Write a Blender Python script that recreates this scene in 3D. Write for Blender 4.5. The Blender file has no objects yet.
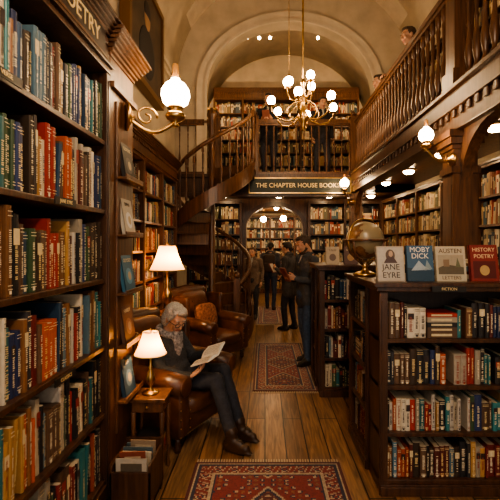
import bpy, math, random
import numpy as np
from mathutils import Vector, Matrix
random.seed(7)
pi=math.pi
SC=bpy.context.scene
COL=SC.collection
def T(x,y,z): return Matrix.Translation((x,y,z))
def RX(a): return Matrix.Rotation(a,4,'X')
def RY(a): return Matrix.Rotation(a,4,'Y')
def RZ(a): return Matrix.Rotation(a,4,'Z')
def S(x,y,z): return Matrix.Diagonal((x,y,z,1))
I4=Matrix.Identity(4)

# ---------------------------------------------------------------- materials
def newmat(name):
    m=bpy.data.materials.new(name); m.use_nodes=True
    nt=m.node_tree; b=nt.nodes['Principled BSDF']
    return m,nt,b
def simple(name,col,rough=.5,metal=0,var=.0,scale=20,bump=0,spec=.5,sheen=0):
    m,nt,b=newmat(name)
    b.inputs['Base Color'].default_value=(*col,1); b.inputs['Roughness'].default_value=rough
    b.inputs['Metallic'].default_value=metal; b.inputs['Specular IOR Level'].default_value=spec
    if sheen: b.inputs['Sheen Weight'].default_value=sheen
    if var or bump:
        tc=nt.nodes.new('ShaderNodeTexCoord'); n=nt.nodes.new('ShaderNodeTexNoise')
        n.inputs['Scale'].default_value=scale; n.inputs['Detail'].default_value=5
        nt.links.new(tc.outputs['Object'],n.inputs['Vector'])
        if var:
            r=nt.nodes.new('ShaderNodeValToRGB')
            r.color_ramp.elements[0].position=.3; r.color_ramp.elements[1].position=.7
            r.color_ramp.elements[0].color=(*[c*(1-var) for c in col],1)
            r.color_ramp.elements[1].color=(*[min(1,c*(1+var)) for c in col],1)
            nt.links.new(n.outputs['Fac'],r.inputs['Fac']); nt.links.new(r.outputs['Color'],b.inputs['Base Color'])
        if bump:
            bp=nt.nodes.new('ShaderNodeBump'); bp.inputs['Strength'].default_value=bump; bp.inputs['Distance'].default_value=.01
            nt.links.new(n.outputs['Fac'],bp.inputs['Height']); nt.links.new(bp.outputs['Normal'],b.inputs['Normal'])
    return m
def wood(name,c1,c2,rough=.4,sc=(14,14,1.2)):
    m,nt,b=newmat(name)
    tc=nt.nodes.new('ShaderNodeTexCoord'); mp=nt.nodes.new('ShaderNodeMapping'); mp.inputs['Scale'].default_value=sc
    n=nt.nodes.new('ShaderNodeTexNoise'); n.inputs['Scale'].default_value=2.2; n.inputs['Detail'].default_value=7; n.inputs['Distortion'].default_value=.6
    r=nt.nodes.new('ShaderNodeValToRGB'); r.color_ramp.elements[0].position=.3; r.color_ramp.elements[1].position=.72
    r.color_ramp.elements[0].color=(*c1,1); r.color_ramp.elements[1].color=(*c2,1)
    bp=nt.nodes.new('ShaderNodeBump'); bp.inputs['Strength'].default_value=.15; bp.inputs['Distance'].default_value=.004
    L=nt.links.new
    L(tc.outputs['Object'],mp.inputs['Vector']); L(mp.outputs['Vector'],n.inputs['Vector']); L(n.outputs['Fac'],r.inputs['Fac'])
    L(r.outputs['Color'],b.inputs['Base Color']); L(n.outputs['Fac'],bp.inputs['Height']); L(bp.outputs['Normal'],b.inputs['Normal'])
    b.inputs['Roughness'].default_value=rough
    return m
def attrmat(name,rough=.5,sheen=0,var=.25,scale=60):
    m,nt,b=newmat(name)
    a=nt.nodes.new('ShaderNodeAttribute'); a.attribute_name='Col'
    tc=nt.nodes.new('ShaderNodeTexCoord'); n=nt.nodes.new('ShaderNodeTexNoise'); n.inputs['Scale'].default_value=scale; n.inputs['Detail'].default_value=4
    mr=nt.nodes.new('ShaderNodeMapRange'); mr.inputs['To Min'].default_value=1-var; mr.inputs['To Max'].default_value=1+var
    mx=nt.nodes.new('ShaderNodeVectorMath'); mx.operation='SCALE'
    L=nt.links.new
    L(tc.outputs['Object'],n.inputs['Vector']); L(n.outputs['Fac'],mr.inputs['Value']); L(a.outputs['Color'],mx.inputs[0]); L(mr.outputs['Result'],mx.inputs['Scale'])
    L(mx.outputs['Vector'],b.inputs['Base Color']); b.inputs['Roughness'].default_value=rough
    if sheen: b.inputs['Sheen Weight'].default_value=sheen
    return m
def emis(name,col,st):
    m,nt,b=newmat(name)
    b.inputs['Base Color'].default_value=(*col,1)
    b.inputs['Emission Color'].default_value=(*col,1); b.inputs['Emission Strength'].default_value=st
    return m
WOOD=wood('dark_oak',(.026,.011,.006),(.092,.040,.018),.36)
WOODM=wood('mid_oak',(.048,.021,.010),(.165,.072,.031),.34)
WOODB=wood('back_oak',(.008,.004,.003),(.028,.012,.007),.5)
PLAS=simple('plaster',(.50,.42,.31),.85,var=.16,scale=2.5,bump=.1)
PLASD=simple('plaster_trim',(.58,.49,.37),.8,var=.1,scale=5)
BRASS=simple('aged_brass',(.55,.35,.14),.28,1,var=.3,scale=12)
BLACK=simple('black_iron',(.012,.011,.01),.45)
GOLD=simple('gold_leaf',(.75,.58,.30),.4,.3)
PAPER=simple('white_page',(.8,.76,.66),.8,var=.05,scale=60)
LEATH=simple('brown_leather',(.075,.029,.014),.33,var=.45,scale=9,bump=.25)
LEATHC=simple('brown_leather_seat',(.095,.037,.018),.36,var=.4,scale=7,bump=.3)
GLOBE=emis('lit_glass_globe',(1,.68,.37),80)
GLOBEB=emis('lit_glass_globe_large',(1,.70,.40),42)
GLASSC=simple('amber_glass',(.5,.25,.08),.1)
BOOKM=attrmat('book_cloth',.5,var=.2,scale=45)
RUGM=attrmat('woven_wool',.95,sheen=.2,var=.35,scale=90)
def shade_mat():
    m,nt,b=newmat('fabric_lampshade')
    nt.nodes.remove(b); out=nt.nodes['Material Output']
    d=nt.nodes.new('ShaderNodeBsdfDiffuse'); d.inputs['Color'].default_value=(.85,.60,.33,1)
    t=nt.nodes.new('ShaderNodeBsdfTranslucent'); t.inputs['Color'].default_value=(.90,.56,.23,1)
    mx=nt.nodes.new('ShaderNodeMixShader'); mx.inputs['Fac'].default_value=.5
    nt.links.new(d.outputs[0],mx.inputs[1]); nt.links.new(t.outputs[0],mx.inputs[2]); nt.links.new(mx.outputs[0],out.inputs['Surface'])
    return m
SHADE=shade_mat()
def floor_mat():
    m,nt,b=newmat('oak_floorboards')
    L=nt.links.new
    tc=nt.nodes.new('ShaderNodeTexCoord'); mp=nt.nodes.new('ShaderNodeMapping'); mp.inputs['Rotation'].default_value=(0,0,pi/2)
    br=nt.nodes.new('ShaderNodeTexBrick'); br.offset=.37; br.inputs['Scale'].default_value=1
    br.inputs['Brick Width'].default_value=1.9; br.inputs['Row Height'].default_value=.17; br.inputs['Mortar Size'].default_value=.005
    br.inputs['Color1'].default_value=(.30,.17,.085,1); br.inputs['Color2'].default_value=(.17,.09,.043,1); br.inputs['Mortar'].default_value=(.008,.004,.002,1)
    mp2=nt.nodes.new('ShaderNodeMapping'); mp2.inputs['Scale'].default_value=(16,1.2,1)
    n=nt.nodes.new('ShaderNodeTexNoise'); n.inputs['Scale'].default_value=2.5; n.inputs['Detail'].default_value=8; n.inputs['Distortion'].default_value=.8
    mr=nt.nodes.new('ShaderNodeMapRange'); mr.inputs['From Min'].default_value=.3; mr.inputs['From Max'].default_value=.7; mr.inputs['To Min'].default_value=.4; mr.inputs['To Max'].default_value=1.4
    vm=nt.nodes.new('ShaderNodeVectorMath'); vm.operation='SCALE'
    L(tc.outputs['Object'],mp.inputs['Vector']); L(mp.outputs['Vector'],br.inputs['Vector'])
    L(tc.outputs['Object'],mp2.inputs['Vector']); L(mp2.outputs['Vector'],n.inputs['Vector']); L(n.outputs['Fac'],mr.inputs['Value'])
    L(br.outputs['Color'],vm.inputs[0]); L(mr.outputs['Result'],vm.inputs['Scale']); L(vm.outputs['Vector'],b.inputs['Base Color'])
    bp=nt.nodes.new('ShaderNodeBump'); bp.inputs['Strength'].default_value=.25; bp.inputs['Distance'].default_value=.004
    L(n.outputs['Fac'],bp.inputs['Height']); L(bp.outputs['Normal'],b.inputs['Normal'])
    b.inputs['Roughness'].default_value=.33
    return m
FLOOR=floor_mat()

# ---------------------------------------------------------------- mesh builder
class MB:
    def __init__(s): s.v=[];s.f=[];s.m=[];s.c=[];s.sm=[]
    def add(s,vs,fs,mat=0,col=(1,1,1),smooth=False,M=None):
        o=len(s.v)
        if M is not None: vs=[tuple(M@Vector(p)) for p in vs]
        s.v.extend(vs)
        for f in fs:
            s.f.append(tuple(i+o for i in f)); s.m.append(mat); s.c.append(col); s.sm.append(smooth)
    def box(s,x0,x1,y0,y1,z0,z1,mat=0,col=(1,1,1),M=None):
        vs=[(x0,y0,z0),(x1,y0,z0),(x1,y1,z0),(x0,y1,z0),(x0,y0,z1),(x1,y0,z1),(x1,y1,z1),(x0,y1,z1)]
        s.add(vs,[(0,3,2,1),(4,5,6,7),(0,1,5,4),(1,2,6,5),(2,3,7,6),(3,0,4,7)],mat,col,False,M)
    def rbox(s,c,size,r,mat=0,M=None,col=(1,1,1),n=3):
        import bmesh
        bm=bmesh.new(); bmesh.ops.create_cube(bm,size=1)
        for v in bm.verts: v.co=Vector((v.co.x*size[0],v.co.y*size[1],v.co.z*size[2]))
        bmesh.ops.bevel(bm,geom=bm.edges[:],offset=r,segments=n,affect='EDGES',profile=.5)
        bm.verts.index_update()
        MM=(M or I4)@T(*c)
        s.add([tuple(v.co) for v in bm.verts],[tuple(v.index for v in f.verts) for f in bm.faces],mat,col,True,MM); bm.free()
    def lathe(s,prof,seg=16,mat=0,M=None,col=(1,1,1),smooth=True,cap=True):
        vs=[];fs=[]
        n=len(prof)
        for r,z in prof:
            for k in range(seg):
                a=2*pi*k/seg; vs.append((r*math.cos(a),r*math.sin(a),z))
        for i in range(n-1):
            for k in range(seg):
                k2=(k+1)%seg; fs.append((i*seg+k,i*seg+k2,(i+1)*seg+k2,(i+1)*seg+k))
        if cap:
            fs.append(tuple(range(seg-1,-1,-1))); fs.append(tuple((n-1)*seg+k for k in range(seg)))
        s.add(vs,fs,mat,col,smooth,M)
    def ell(s,c,r,mat=0,seg=16,rings=10,e=1,M=None,col=(1,1,1)):
        vs=[];fs=[]
        def p(w): return math.copysign(abs(w)**e,w)
        for i in range(rings+1):
            th=-pi/2+pi*i/rings
            th=max(-pi/2+.02,min(pi/2-.02,th))
            for k in range(seg):
                a=2*pi*k/seg
                vs.append((c[0]+r[0]*p(math.cos(th))*p(math.cos(a)),c[1]+r[1]*p(math.cos(th))*p(math.sin(a)),c[2]+r[2]*p(math.sin(th))))
        for i in range(rings):
            for k in range(seg):
                k2=(k+1)%seg; fs.append((i*seg+k,i*seg+k2,(i+1)*seg+k2,(i+1)*seg+k))
        fs.append(tuple(range(seg-1,-1,-1))); fs.append(tuple(rings*seg+k for k in range(seg)))
        s.add(vs,fs,mat,col,True,M)
    def tube(s,pts,r,seg=8,mat=0,col=(1,1,1),M=None,r2=None,closed=False):
        pts=[Vector(p) for p in pts]; n=len(pts); vs=[];fs=[]
        up=None
        for i,p in enumerate(pts):
            if closed: t=(pts[(i+1)%n]-pts[i-1]).normalized()
            else: t=(pts[min(i+1,n-1)]-pts[max(i-1,0)]).normalized()
            if up is None:
                up=Vector((0,0,1)) if abs(t.z)<.9 else Vector((1,0,0))
            a=(up-t*up.dot(t)).normalized(); up=a; b=t.cross(a)
            rr=r if r2 is None else r+(r2-r)*i/(n-1)
            for k in range(seg):
                an=2*pi*k/seg; vs.append(tuple(p+a*rr*math.cos(an)+b*rr*math.sin(an)))
        for i in range(n if closed else n-1):
            j=(i+1)%n
            for k in range(seg):
                k2=(k+1)%seg; fs.append((i*seg+k,i*seg+k2,j*seg+k2,j*seg+k))
        if not closed:
            fs.append(tuple(range(seg-1,-1,-1))); fs.append(tuple((n-1)*seg+k for k in range(seg)))
        s.add(vs,fs,mat,col,True,M)
    def obj(s,name,mats,matrix=None,parent=None,bevel=0,attr=False):
        me=bpy.data.meshes.new(name); me.from_pydata(s.v,[],s.f)
        for m in mats: me.materials.append(m)
        me.polygons.foreach_set('material_index',s.m); me.polygons.foreach_set('use_smooth',s.sm)
        if attr:
            ca=me.color_attributes.new('Col','FLOAT_COLOR','CORNER')
            tot=np.array([len(f) for f in s.f]); c=np.array([(*k,1) for k in s.c],dtype=np.float32)
            ca.data.foreach_set('color',np.repeat(c,tot,axis=0).ravel())
        me.update()
        o=bpy.data.objects.new(name,me); COL.objects.link(o)
        if matrix is not None: o.matrix_world=matrix
        if parent: o.parent=parent
        if bevel:
            b=o.modifiers.new('b','BEVEL'); b.width=bevel; b.segments=2; b.limit_method='ANGLE'
        return o
def empty(name,loc=(0,0,0)):
    o=bpy.data.objects.new(name,None); COL.objects.link(o); o.empty_display_size=.1
    return o
def text(s,size,M,mat,parent,name='lettering',ext=.002):
    cu=bpy.data.curves.new(name,'FONT'); cu.body=s; cu.size=size; cu.align_x='CENTER'; cu.align_y='CENTER'; cu.extrude=ext; cu.resolution_u=3
    o=bpy.data.objects.new(name+'_tmp',cu); COL.objects.link(o)
    dg=bpy.context.evaluated_depsgraph_get(); dg.update()
    me=bpy.data.meshes.new_from_object(o.evaluated_get(dg)); bpy.data.objects.remove(o)
    me.materials.clear(); me.materials.append(mat)
    q=bpy.data.objects.new(name,me); COL.objects.link(q); q.matrix_world=M
    if parent: q.parent=parent; q.matrix_parent_inverse=parent.matrix_basis.inverted()
    return q
def point(name,loc,w,col=(1,.62,.3),r=.05,parent=None):
    l=bpy.data.lights.new(name,'POINT'); l.energy=w; l.color=col; l.shadow_soft_size=r
    o=bpy.data.objects.new(name,l); COL.objects.link(o); o.location=loc
    if parent: o.parent=parent
    return o

# ---------------------------------------------------------------- room shell
XL,XR=-1.8,3.0
def boxobj(name,a,mats,bevel=0):
    m=MB(); m.box(*a); return m.obj(name,mats,bevel=bevel)
boxobj('floor',(-1.9,3.1,-2,14.1,-.1,0),[FLOOR])
boxobj('wall_left',(-1.9,XL,-2,14.1,0,5.0),[PLAS])
boxobj('wall_right',(XR,3.1,-2,14.1,0,5.0),[PLAS])
boxobj('wall_back',(-1.8,3.0,14,14.1,0,2.75),[PLAS])
boxobj('wall_back_upper',(-1.8,3.0,11.6,11.7,3.0,7.25),[PLAS])
m=MB()
m.box(-1.9,-1.3,-2.1,-2,0,5); m.box(2.5,3.1,-2.1,-2,0,5); m.box(-1.3,2.5,-2.1,-2,0,.5); m.box(-1.3,2.5,-2.1,-2,3.4,7.3)
m.obj('wall_front',[PLAS])
m=MB()
for x in (-1.3,-.05,1.2,2.44): m.box(x,x+.06,-2.08,-2.02,.5,3.4)
for z in (.5,1.95,3.34): m.box(-1.3,2.5,-2.08,-2.02,z,z+.06)
m.obj('window_1',[WOOD])
# vault
VC,VH,VS,VR=.6,2.4,4.9,2.3
m=MB(); vs=[];fs=[];N=48
for j,y in enumerate((-2.1,11.7)):
    for i in range(N+1):
        a=pi*i/N; vs.append((VC-VH*math.cos(a),y,VS+VR*math.sin(a)))
for i in range(N): fs.append((i,N+1+i,N+2+i,i+1))
m.add(vs,fs,0,(1,1,1),True)
o=m.obj('ceiling',[PLAS]); so=o.modifiers.new('s','SOLIDIFY'); so.thickness=.08; so.offset=0
def arch_wall(name,x0,x1,z0,z1,ox0,ox1,zs,rise,y0,y1,mat,n=36,power=1):
    m=MB()
    m.box(x0,ox0,y0,y1,z0,z1); m.box(ox1,x1,y0,y1,z0,z1)
    c=(ox0+ox1)/2; r=(ox1-ox0)/2
    for i in range(n):
        a0=pi*i/n;a1=pi*(i+1)/n
        xa=c-r*math.cos(a0);xb=c-r*math.cos(a1);za=zs+rise*math.sin(a0);zb=zs+rise*math.sin(a1)
        m.add([(xa,y0,za),(xb,y0,zb),(xb,y1,zb),(xa,y1,za),(xa,y0,z1),(xb,y0,z1),(xb,y1,z1),(xa,y1,z1)],
              [(0,3,2,1),(4,5,6,7),(0,1,5,4),(2,3,7,6)])
    return m.obj(name,[mat])
def arch_band(m,ox0,ox1,zs,rise,w,y0,y1,z0,mat=0,n=40):
    c=(ox0+ox1)/2;r=(ox1-ox0)/2
    pts=[(-r,z0-zs)]+[(-r*math.cos(pi*i/n),rise*math.sin(pi*i/n)) for i in range(n+1)]+[(r,z0-zs)]
    out=[(-r-w,z0-zs)]+[(-(r+w)*math.cos(pi*i/n),(rise+w)*math.sin(pi*i/n)) for i in range(n+1)]+[(r+w,z0-zs)]
    for i in range(len(pts)-1):
        a,b,cc,d=pts[i],pts[i+1],out[i+1],out[i]
        vs=[(c+p[0],y,zs+p[1]) for y in (y0,y1) for p in (a,b,cc,d)]
        m.add(vs,[(0,3,2,1),(4,5,6,7),(0,1,5,4),(1,2,6,5),(2,3,7,6),(3,0,4,7)],mat)
OX0,OX1=-1.2,2.2
arch_wall('wall_arch_upper',XL,XR,2.75,7.3,OX0,OX1,4.75,1.38,8.0,8.35,PLAS)
m=MB(); arch_band(m,OX0,OX1,4.75,1.38,.16,7.93,8.0,3.05); arch_band(m,OX0+.05,OX1-.05,4.75,1.33,.05,7.9,7.95,3.05)
m.obj('trim_1',[PLASD])
m=MB(); arch_band(m,XL+.02,XR-.02,VS,VR-.1,.12,7.5,8.0,VS-.3); m.obj('trim_2',[PLASD])
m=MB(); arch_band(m,XL+.02,XR-.02,VS,VR-.1,.12,3.9,4.25,VS-.3); m.obj('trim_3',[PLASD])
m=MB(); m.box(XL,XL+.09,-2,7.5,4.82,4.9); m.box(XL,XL+.05,-2,7.5,4.74,4.82); m.obj('trim_4',[PLASD])
arch_wall('wall_arch_lower',XL,XR,0,2.75,-.45,.9,2.05,.52,9.5,9.8,WOODM)
m=MB(); arch_band(m,-.45,.9,2.05,.52,.1,9.44,9.5,0); m.obj('trim_5',[WOOD])
boxobj('ceiling_back',(-1.8,3.0,8.0,14,2.75,3.0),[WOODM])
boxobj('gallery_floor',(1.86,3.0,-2,8.0,2.86,3.0),[WOODM])
m=MB(); m.box(1.70,1.92,-2,8,2.68,2.86); m.box(1.67,1.92,-2,8,2.86,3.05); m.box(1.64,1.95,-2,8,3.02,3.06)
for i in range(70): m.box(1.68,1.70,-1+i*.13,-1+i*.13+.05,2.79,2.86)
m.obj('gallery_beam',[WOOD],bevel=.006)
m=MB(); m.box(-1.8,1.7,7.9,8.0,2.66,3.04); m.box(-1.8,1.7,7.85,8.0,2.98,3.05); m.box(-1.8,1.7,7.87,8.0,2.6,2.68)
m.obj('balcony_beam',[WOOD],bevel=.006)
boxobj('baseboard_left',(XL,XL+.02,6.7,9.5,0,.15),[WOOD])
# columns
def column(y,top,name='wooden_column'):
    m=MB(); x=1.81
    m.box(x-.11,x+.11,y-.11,y+.11,0,2.66); m.box(x-.14,x+.14,y-.14,y+.14,0,.25); m.box(x-.13,x+.13,y-.13,y+.13,.25,.32)
    for k,(d,z0,z1) in enumerate(((.13,2.30,2.36),(.125,2.52,2.56),(.15,2.56,2.62),(.17,2.62,2.68))): m.box(x-d,x+d,y-d,y+d,z0,z1)
    m.box(x-.08,x+.08,y-.115,y+.115,.5,2.2); m.box(x-.115,x+.115,y-.08,y+.08,.5,2.2)
    R=.55
    for sgn in (1,-1):
        for i in range(8):
            a0=pi/2*i/8;a1=pi/2*(i+1)/8
            p=[(.11+R*(1-math.cos(a)),2.68-R+R*math.sin(a)) for a in (a0,a1)]
            vs=[]
            for xx in (x-.05,x+.05):
                vs+= [(xx,y+sgn*p[0][0],p[0][1]),(xx,y+sgn*p[1][0],p[1][1]),(xx,y+sgn*p[1][0],2.68),(xx,y+sgn*p[0][0],2.68)]
            m.add(vs,[(0,1,2,3),(7,6,5,4),(0,4,5,1)])
    if top:
        m.box(x-.09,x+.09,y-.09,y+.09,3.05,4.2); m.box(x-.115,x+.115,y-.115,y+.115,3.05,3.25); m.box(x-.12,x+.12,y-.12,y+.12,4.1,4.2)
        m.box(x-.075,x+.075,y-.075,y+.075,4.2,6.85)
    m.obj(name,[WOODM],bevel=.006)
column(3.72,True); column(8.0,False)
# ---------------------------------------------------------------- balustrades
BAL=[(.018,0),(.026,.02),(.026,.10),(.014,.12),(.022,.16),(.034,.24),(.03,.32),(.016,.42),(.013,.5),(.02,.53),(.013,.56),(.017,.7),(.022,.78),(.014,.82),(.026,.84),(.026,.94),(.018,.96)]
def balustrade(name,A,B,sp=.125,h=1.04,posts=(),bk=1.15):
    A=Vector(A);B=Vector(B);d=B-A;L=d.length;n=int(L/sp);m=MB();u=d.normalized();w=Vector((-u.y,u.x,0))
    M=Matrix(((u.x,w.x,0,A.x),(u.y,w.y,0,A.y),(0,0,1,A.z),(0,0,0,1)))
    m.box(0,L,-.045,.045,.0,.05,M=M); m.box(0,L,-.05,.05,h-.03,h+.02,M=M); m.box(0,L,-.035,.035,h+.02,h+.05,M=M); m.box(0,L,-.03,.03,h-.07,h-.03,M=M)
    for i in range(n):
        t=(i+.5)/n*L
        m.lathe([(r*bk,z*(h-.1)/.96+.04) for r,z in BAL],8,0,M@T(t,0,0))
    for p in posts:
        m.box(p-.06,p+.06,-.06,.06,0,h+.09,M=M); m.box(p-.075,p+.075,-.075,.075,h+.07,h+.11,M=M)
        m.lathe([(.02,h+.11),(.05,h+.15),(.05,h+.19),(.01,h+.23)],10,0,M@T(p,0,0))
    return m.obj(name,[WOODM])
balustrade('gallery_railing',(1.8,7.85,3.05),(1.8,3.82,3.05),.13)
balustrade('gallery_railing',(1.8,3.6,3.05),(1.8,.8,3.05),.13)
balustrade('balcony_railing',(-.2,7.95,3.05),(1.75,7.95,3.05),.14,posts=(0,1.95),bk=.7)
balustrade('balcony_railing',(-1.78,7.95,3.05),(-.95,7.95,3.05),.14,posts=(.83,),bk=.7)
# ---------------------------------------------------------------- spiral stair
def spiral():
    m=MB(); cx,cy=-.95,7.15; R=.72; n=16; H=3.02; a_end=math.radians(360); a0=a_end-math.radians(405); da=(a_end-a0)/n
    m.lathe([(.07,0),(.09,.02),(.09,.2),(.06,.24),(.06,3.9),(.09,3.95),(.09,4.0),(.05,4.06),(.02,4.1)],14,0,T(cx,cy,0))
    rail=[]
    for i in range(n):
        z=H*(i+1)/n; b0=a0+da*i; b1=b0+da*1.12
        k=4; out=[(cx+R*math.cos(b0+(b1-b0)*j/k),cy+R*math.sin(b0+(b1-b0)*j/k)) for j in range(k+1)]
        inn=[(cx+.05*math.cos(b0),cy+.05*math.sin(b0)),(cx+.05*math.cos(b1),cy+.05*math.sin(b1))]
        poly=[inn[0]]+out+[inn[1]]
        P=len(poly)
        vs=[(x,y,z-.04) for x,y in poly]+[(x,y,z) for x,y in poly]
        m.add(vs,[tuple(range(P-1,-1,-1)),tuple(range(P,2*P))]+[(j,(j+1)%P,P+(j+1)%P,P+j) for j in range(P)],0)
        ax,ay=math.cos(b0),math.sin(b0); px,py=-ay*.012,ax*.012
        z0=z-H/n
        vs=[(cx+ax*.05,cy+ay*.05,z0),(cx+ax*R,cy+ay*R,z0),(cx+ax*R+px,cy+ay*R+py,z0),(cx+ax*.05+px,cy+ay*.05+py,z0)]
        vs+=[(a,b,z-.03) for a,b,_ in vs]
        m.add(vs,[(0,3,2,1),(4,5,6,7),(0,1,5,4),(1,2,6,5),(2,3,7,6),(3,0,4,7)],0)
        for q in (.25,.75):
            b=b0+da*q; 
            m.lathe([(r*.8,zz*.82/.96+.0) for r,zz in BAL],7,0,T(cx+(R-.04)*math.cos(b),cy+(R-.04)*math.sin(b),z+(q-.5)*H/n*.2))
    K=80
    for j in range(K+1):
        b=a0+(a_end-a0)*j/K; z=H*(j/K)+.10
        rail.append((cx+(R-.04)*math.cos(b),cy+(R-.04)*math.sin(b),z+.86))
    m.tube(rail,.035,8)
    vs=[];fs=[]
    for j in range(K+1):
        b=a0+(a_end-a0)*j/K; z=H*(j/K)
        for r,dz in ((R,-.12),(R+.03,-.12),(R+.03,.16),(R,.16)):
            vs.append((cx+r*math.cos(b),cy+r*math.sin(b),max(0,z+dz)))
    for j in range(K):
        for q in range(4): fs.append((j*4+q,j*4+(q+1)%4,(j+1)*4+(q+1)%4,(j+1)*4+q))
    m.add(vs,fs,0,(1,1,1),False)
    b=a0-.05; m.box(-.05,.05,-.05,.05,0,1.1,M=T(cx+R*math.cos(b),cy+R*math.sin(b),0)); m.ell((cx+R*math.cos(b),cy+R*math.sin(b),1.15),(.055,.055,.06))
    m.box(-.95,-.2,cy+.05,7.84,2.92,3.03)
    m.obj('spiral_staircase',[WOODM])
spiral()
balustrade('landing_railing',(-.22,7.3,3.03),(-.22,7.88,3.03),.12)

# ---------------------------------------------------------------- books
PAL=[(.30,.028,.02),(.018,.05,.10),(.02,.11,.12),(.50,.42,.30),(.010,.010,.012),(.016,.028,.085),(.36,.20,.07),(.045,.085,.04),(.56,.5,.39),(.17,.075,.03),(.08,.016,.012),(.34,.065,.02),(.08,.15,.20),(.016,.016,.018),(.30,.26,.2),(.04,.025,.016),(.17,.022,.02),(.42,.38,.32),(.014,.012,.012),(.03,.03,.035),(.09,.05,.03),(.025,.14,.15)]
PALW=[(.30,.15,.06),(.45,.31,.16),(.16,.055,.025),(.55,.43,.26),(.09,.04,.02),(.30,.04,.02),(.04,.08,.10),(.12,.11,.06),(.34,.23,.12),(.6,.49,.32),(.03,.02,.015),(.06,.08,.10),(.65,.56,.4)]
PAGE=(.48,.41,.3)
def add_book(m,x,z,t,h,d,y0,col,detail,lean=0):
    if detail>=1:
        pr=[(0,y0+d),(0,y0+.006),(t*.2,y0+.0015),(t*.5,y0),(t*.8,y0+.0015),(t,y0+.006),(t,y0+d)]
    else: pr=[(0,y0+d),(0,y0),(t,y0),(t,y0+d)]
    n=len(pr)
    vs=[(x+a,b,z) for a,b in pr]+[(x+a+lean*h,b,z+h) for a,b in pr]
    m.add(vs,[(i,i+1,n+i+1,n+i) for i in range(n-1)],0,col)
    hard=random.random()<.6
    m.add([(x+a+lean*h,b,z+h) for a,b in pr],[tuple(range(n))],0,PAGE if hard else col)
    lum=sum(col)/3
    lab=random.choice([(.7,.55,.28),(.75,.68,.5),(.7,.62,.45)]) if lum<.24 else random.choice([(.03,.02,.02),(.25,.05,.03),(.05,.08,.12)])
    def q(xa,xb,za,zb,c,off=.0012):
        m.add([(x+xa+lean*za,y0-off,z+za),(x+xb+lean*za,y0-off,z+za),(x+xb+lean*zb,y0-off,z+zb),(x+xa+lean*zb,y0-off,z+zb)],[(0,1,2,3)],0,c)
    k=random.random()
    if detail==0:
        if k<.45: q(t*.15,t*.85,h*.6,h*.78,lab)
        elif k<.8: q(t*.3,t*.7,h*.3,h*.8,lab)
    else:
        if k<.3:
            q(t*.06,t*.94,h*.62,h*.82,random.choice([(.03,.02,.02),(.25,.03,.02),(.6,.5,.3)])); 
        if k>.55:
            for zz in (.08,.12,.88,.93): q(t*.08,t*.92,h*zz,h*zz+.003,lab)
        if detail==2 or random.random()<.6:
            zz=h*random.uniform(.12,.3); ze=h*random.uniform(.65,.86); w=t*random.uniform(.14,.26); step=.0085 if detail==2 else .014
            c=lab
            while zz<ze:
                l=random.uniform(.4,.75)*step
                if random.random()>.14: q(t*.5-w,t*.5+w*random.uniform(.4,1),zz,zz+l,c,.0018)
                zz+=step
            if k>.7: q(t*.3,t*.7,h*.03,h*.03+t*.4,lab,.0018)
def fill_shelf(m,x0,x1,z,gap,detail,pal,hf,dep,y0=.025):
    x=x0; run=0
    while x<x1-.02:
        if run<=0:
            col=random.choice(pal); hh=random.uniform(*hf); tt=random.uniform(.018,.045)
            run=random.choice([1,1,1,1,2,1,3])
            f=random.uniform(.7,1.25); col=tuple(min(.8,c*f) for c in col)
        run-=1
        r=random.random()
        if r<.006 and x1-x>.25:
            zz=z; wd=random.uniform(.16,.2)
            for _ in range(random.randint(3,5)):
                tk=random.uniform(.025,.04)
                if zz+tk>z+gap*.85: break
                c=random.choice(pal); m.box(x+.005,x+.005+wd,y0,y0+dep*.9,zz,zz+tk,0,c); m.box(x+.03,x+wd-.03,y0-.001,y0,zz+tk*.3,zz+tk*.7,0,(.6,.5,.3)); zz+=tk
            x+=wd+.012; continue
        if r<.03: x+=random.uniform(.01,.05); 
        t=max(.012,tt*random.uniform(.8,1.2)); h=gap*min(.96,hh*random.uniform(.97,1.03))
        if x+t>x1: break
        lean=0
        if random.random()<.03 and x+t+h*.1<x1: lean=random.choice([.06,.1])
        add_book(m,x,z,t,h,dep*random.uniform(.85,1),y0+random.uniform(-.006,.012),col,detail,lean)
        x+=t+.0015+lean*h
def MF(x,y): return T(x,y,0)
def ML(x,y): return T(x,y,0)@RZ(pi/2)
def MR(x,y): return T(x,y,0)@RZ(-pi/2)
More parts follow.
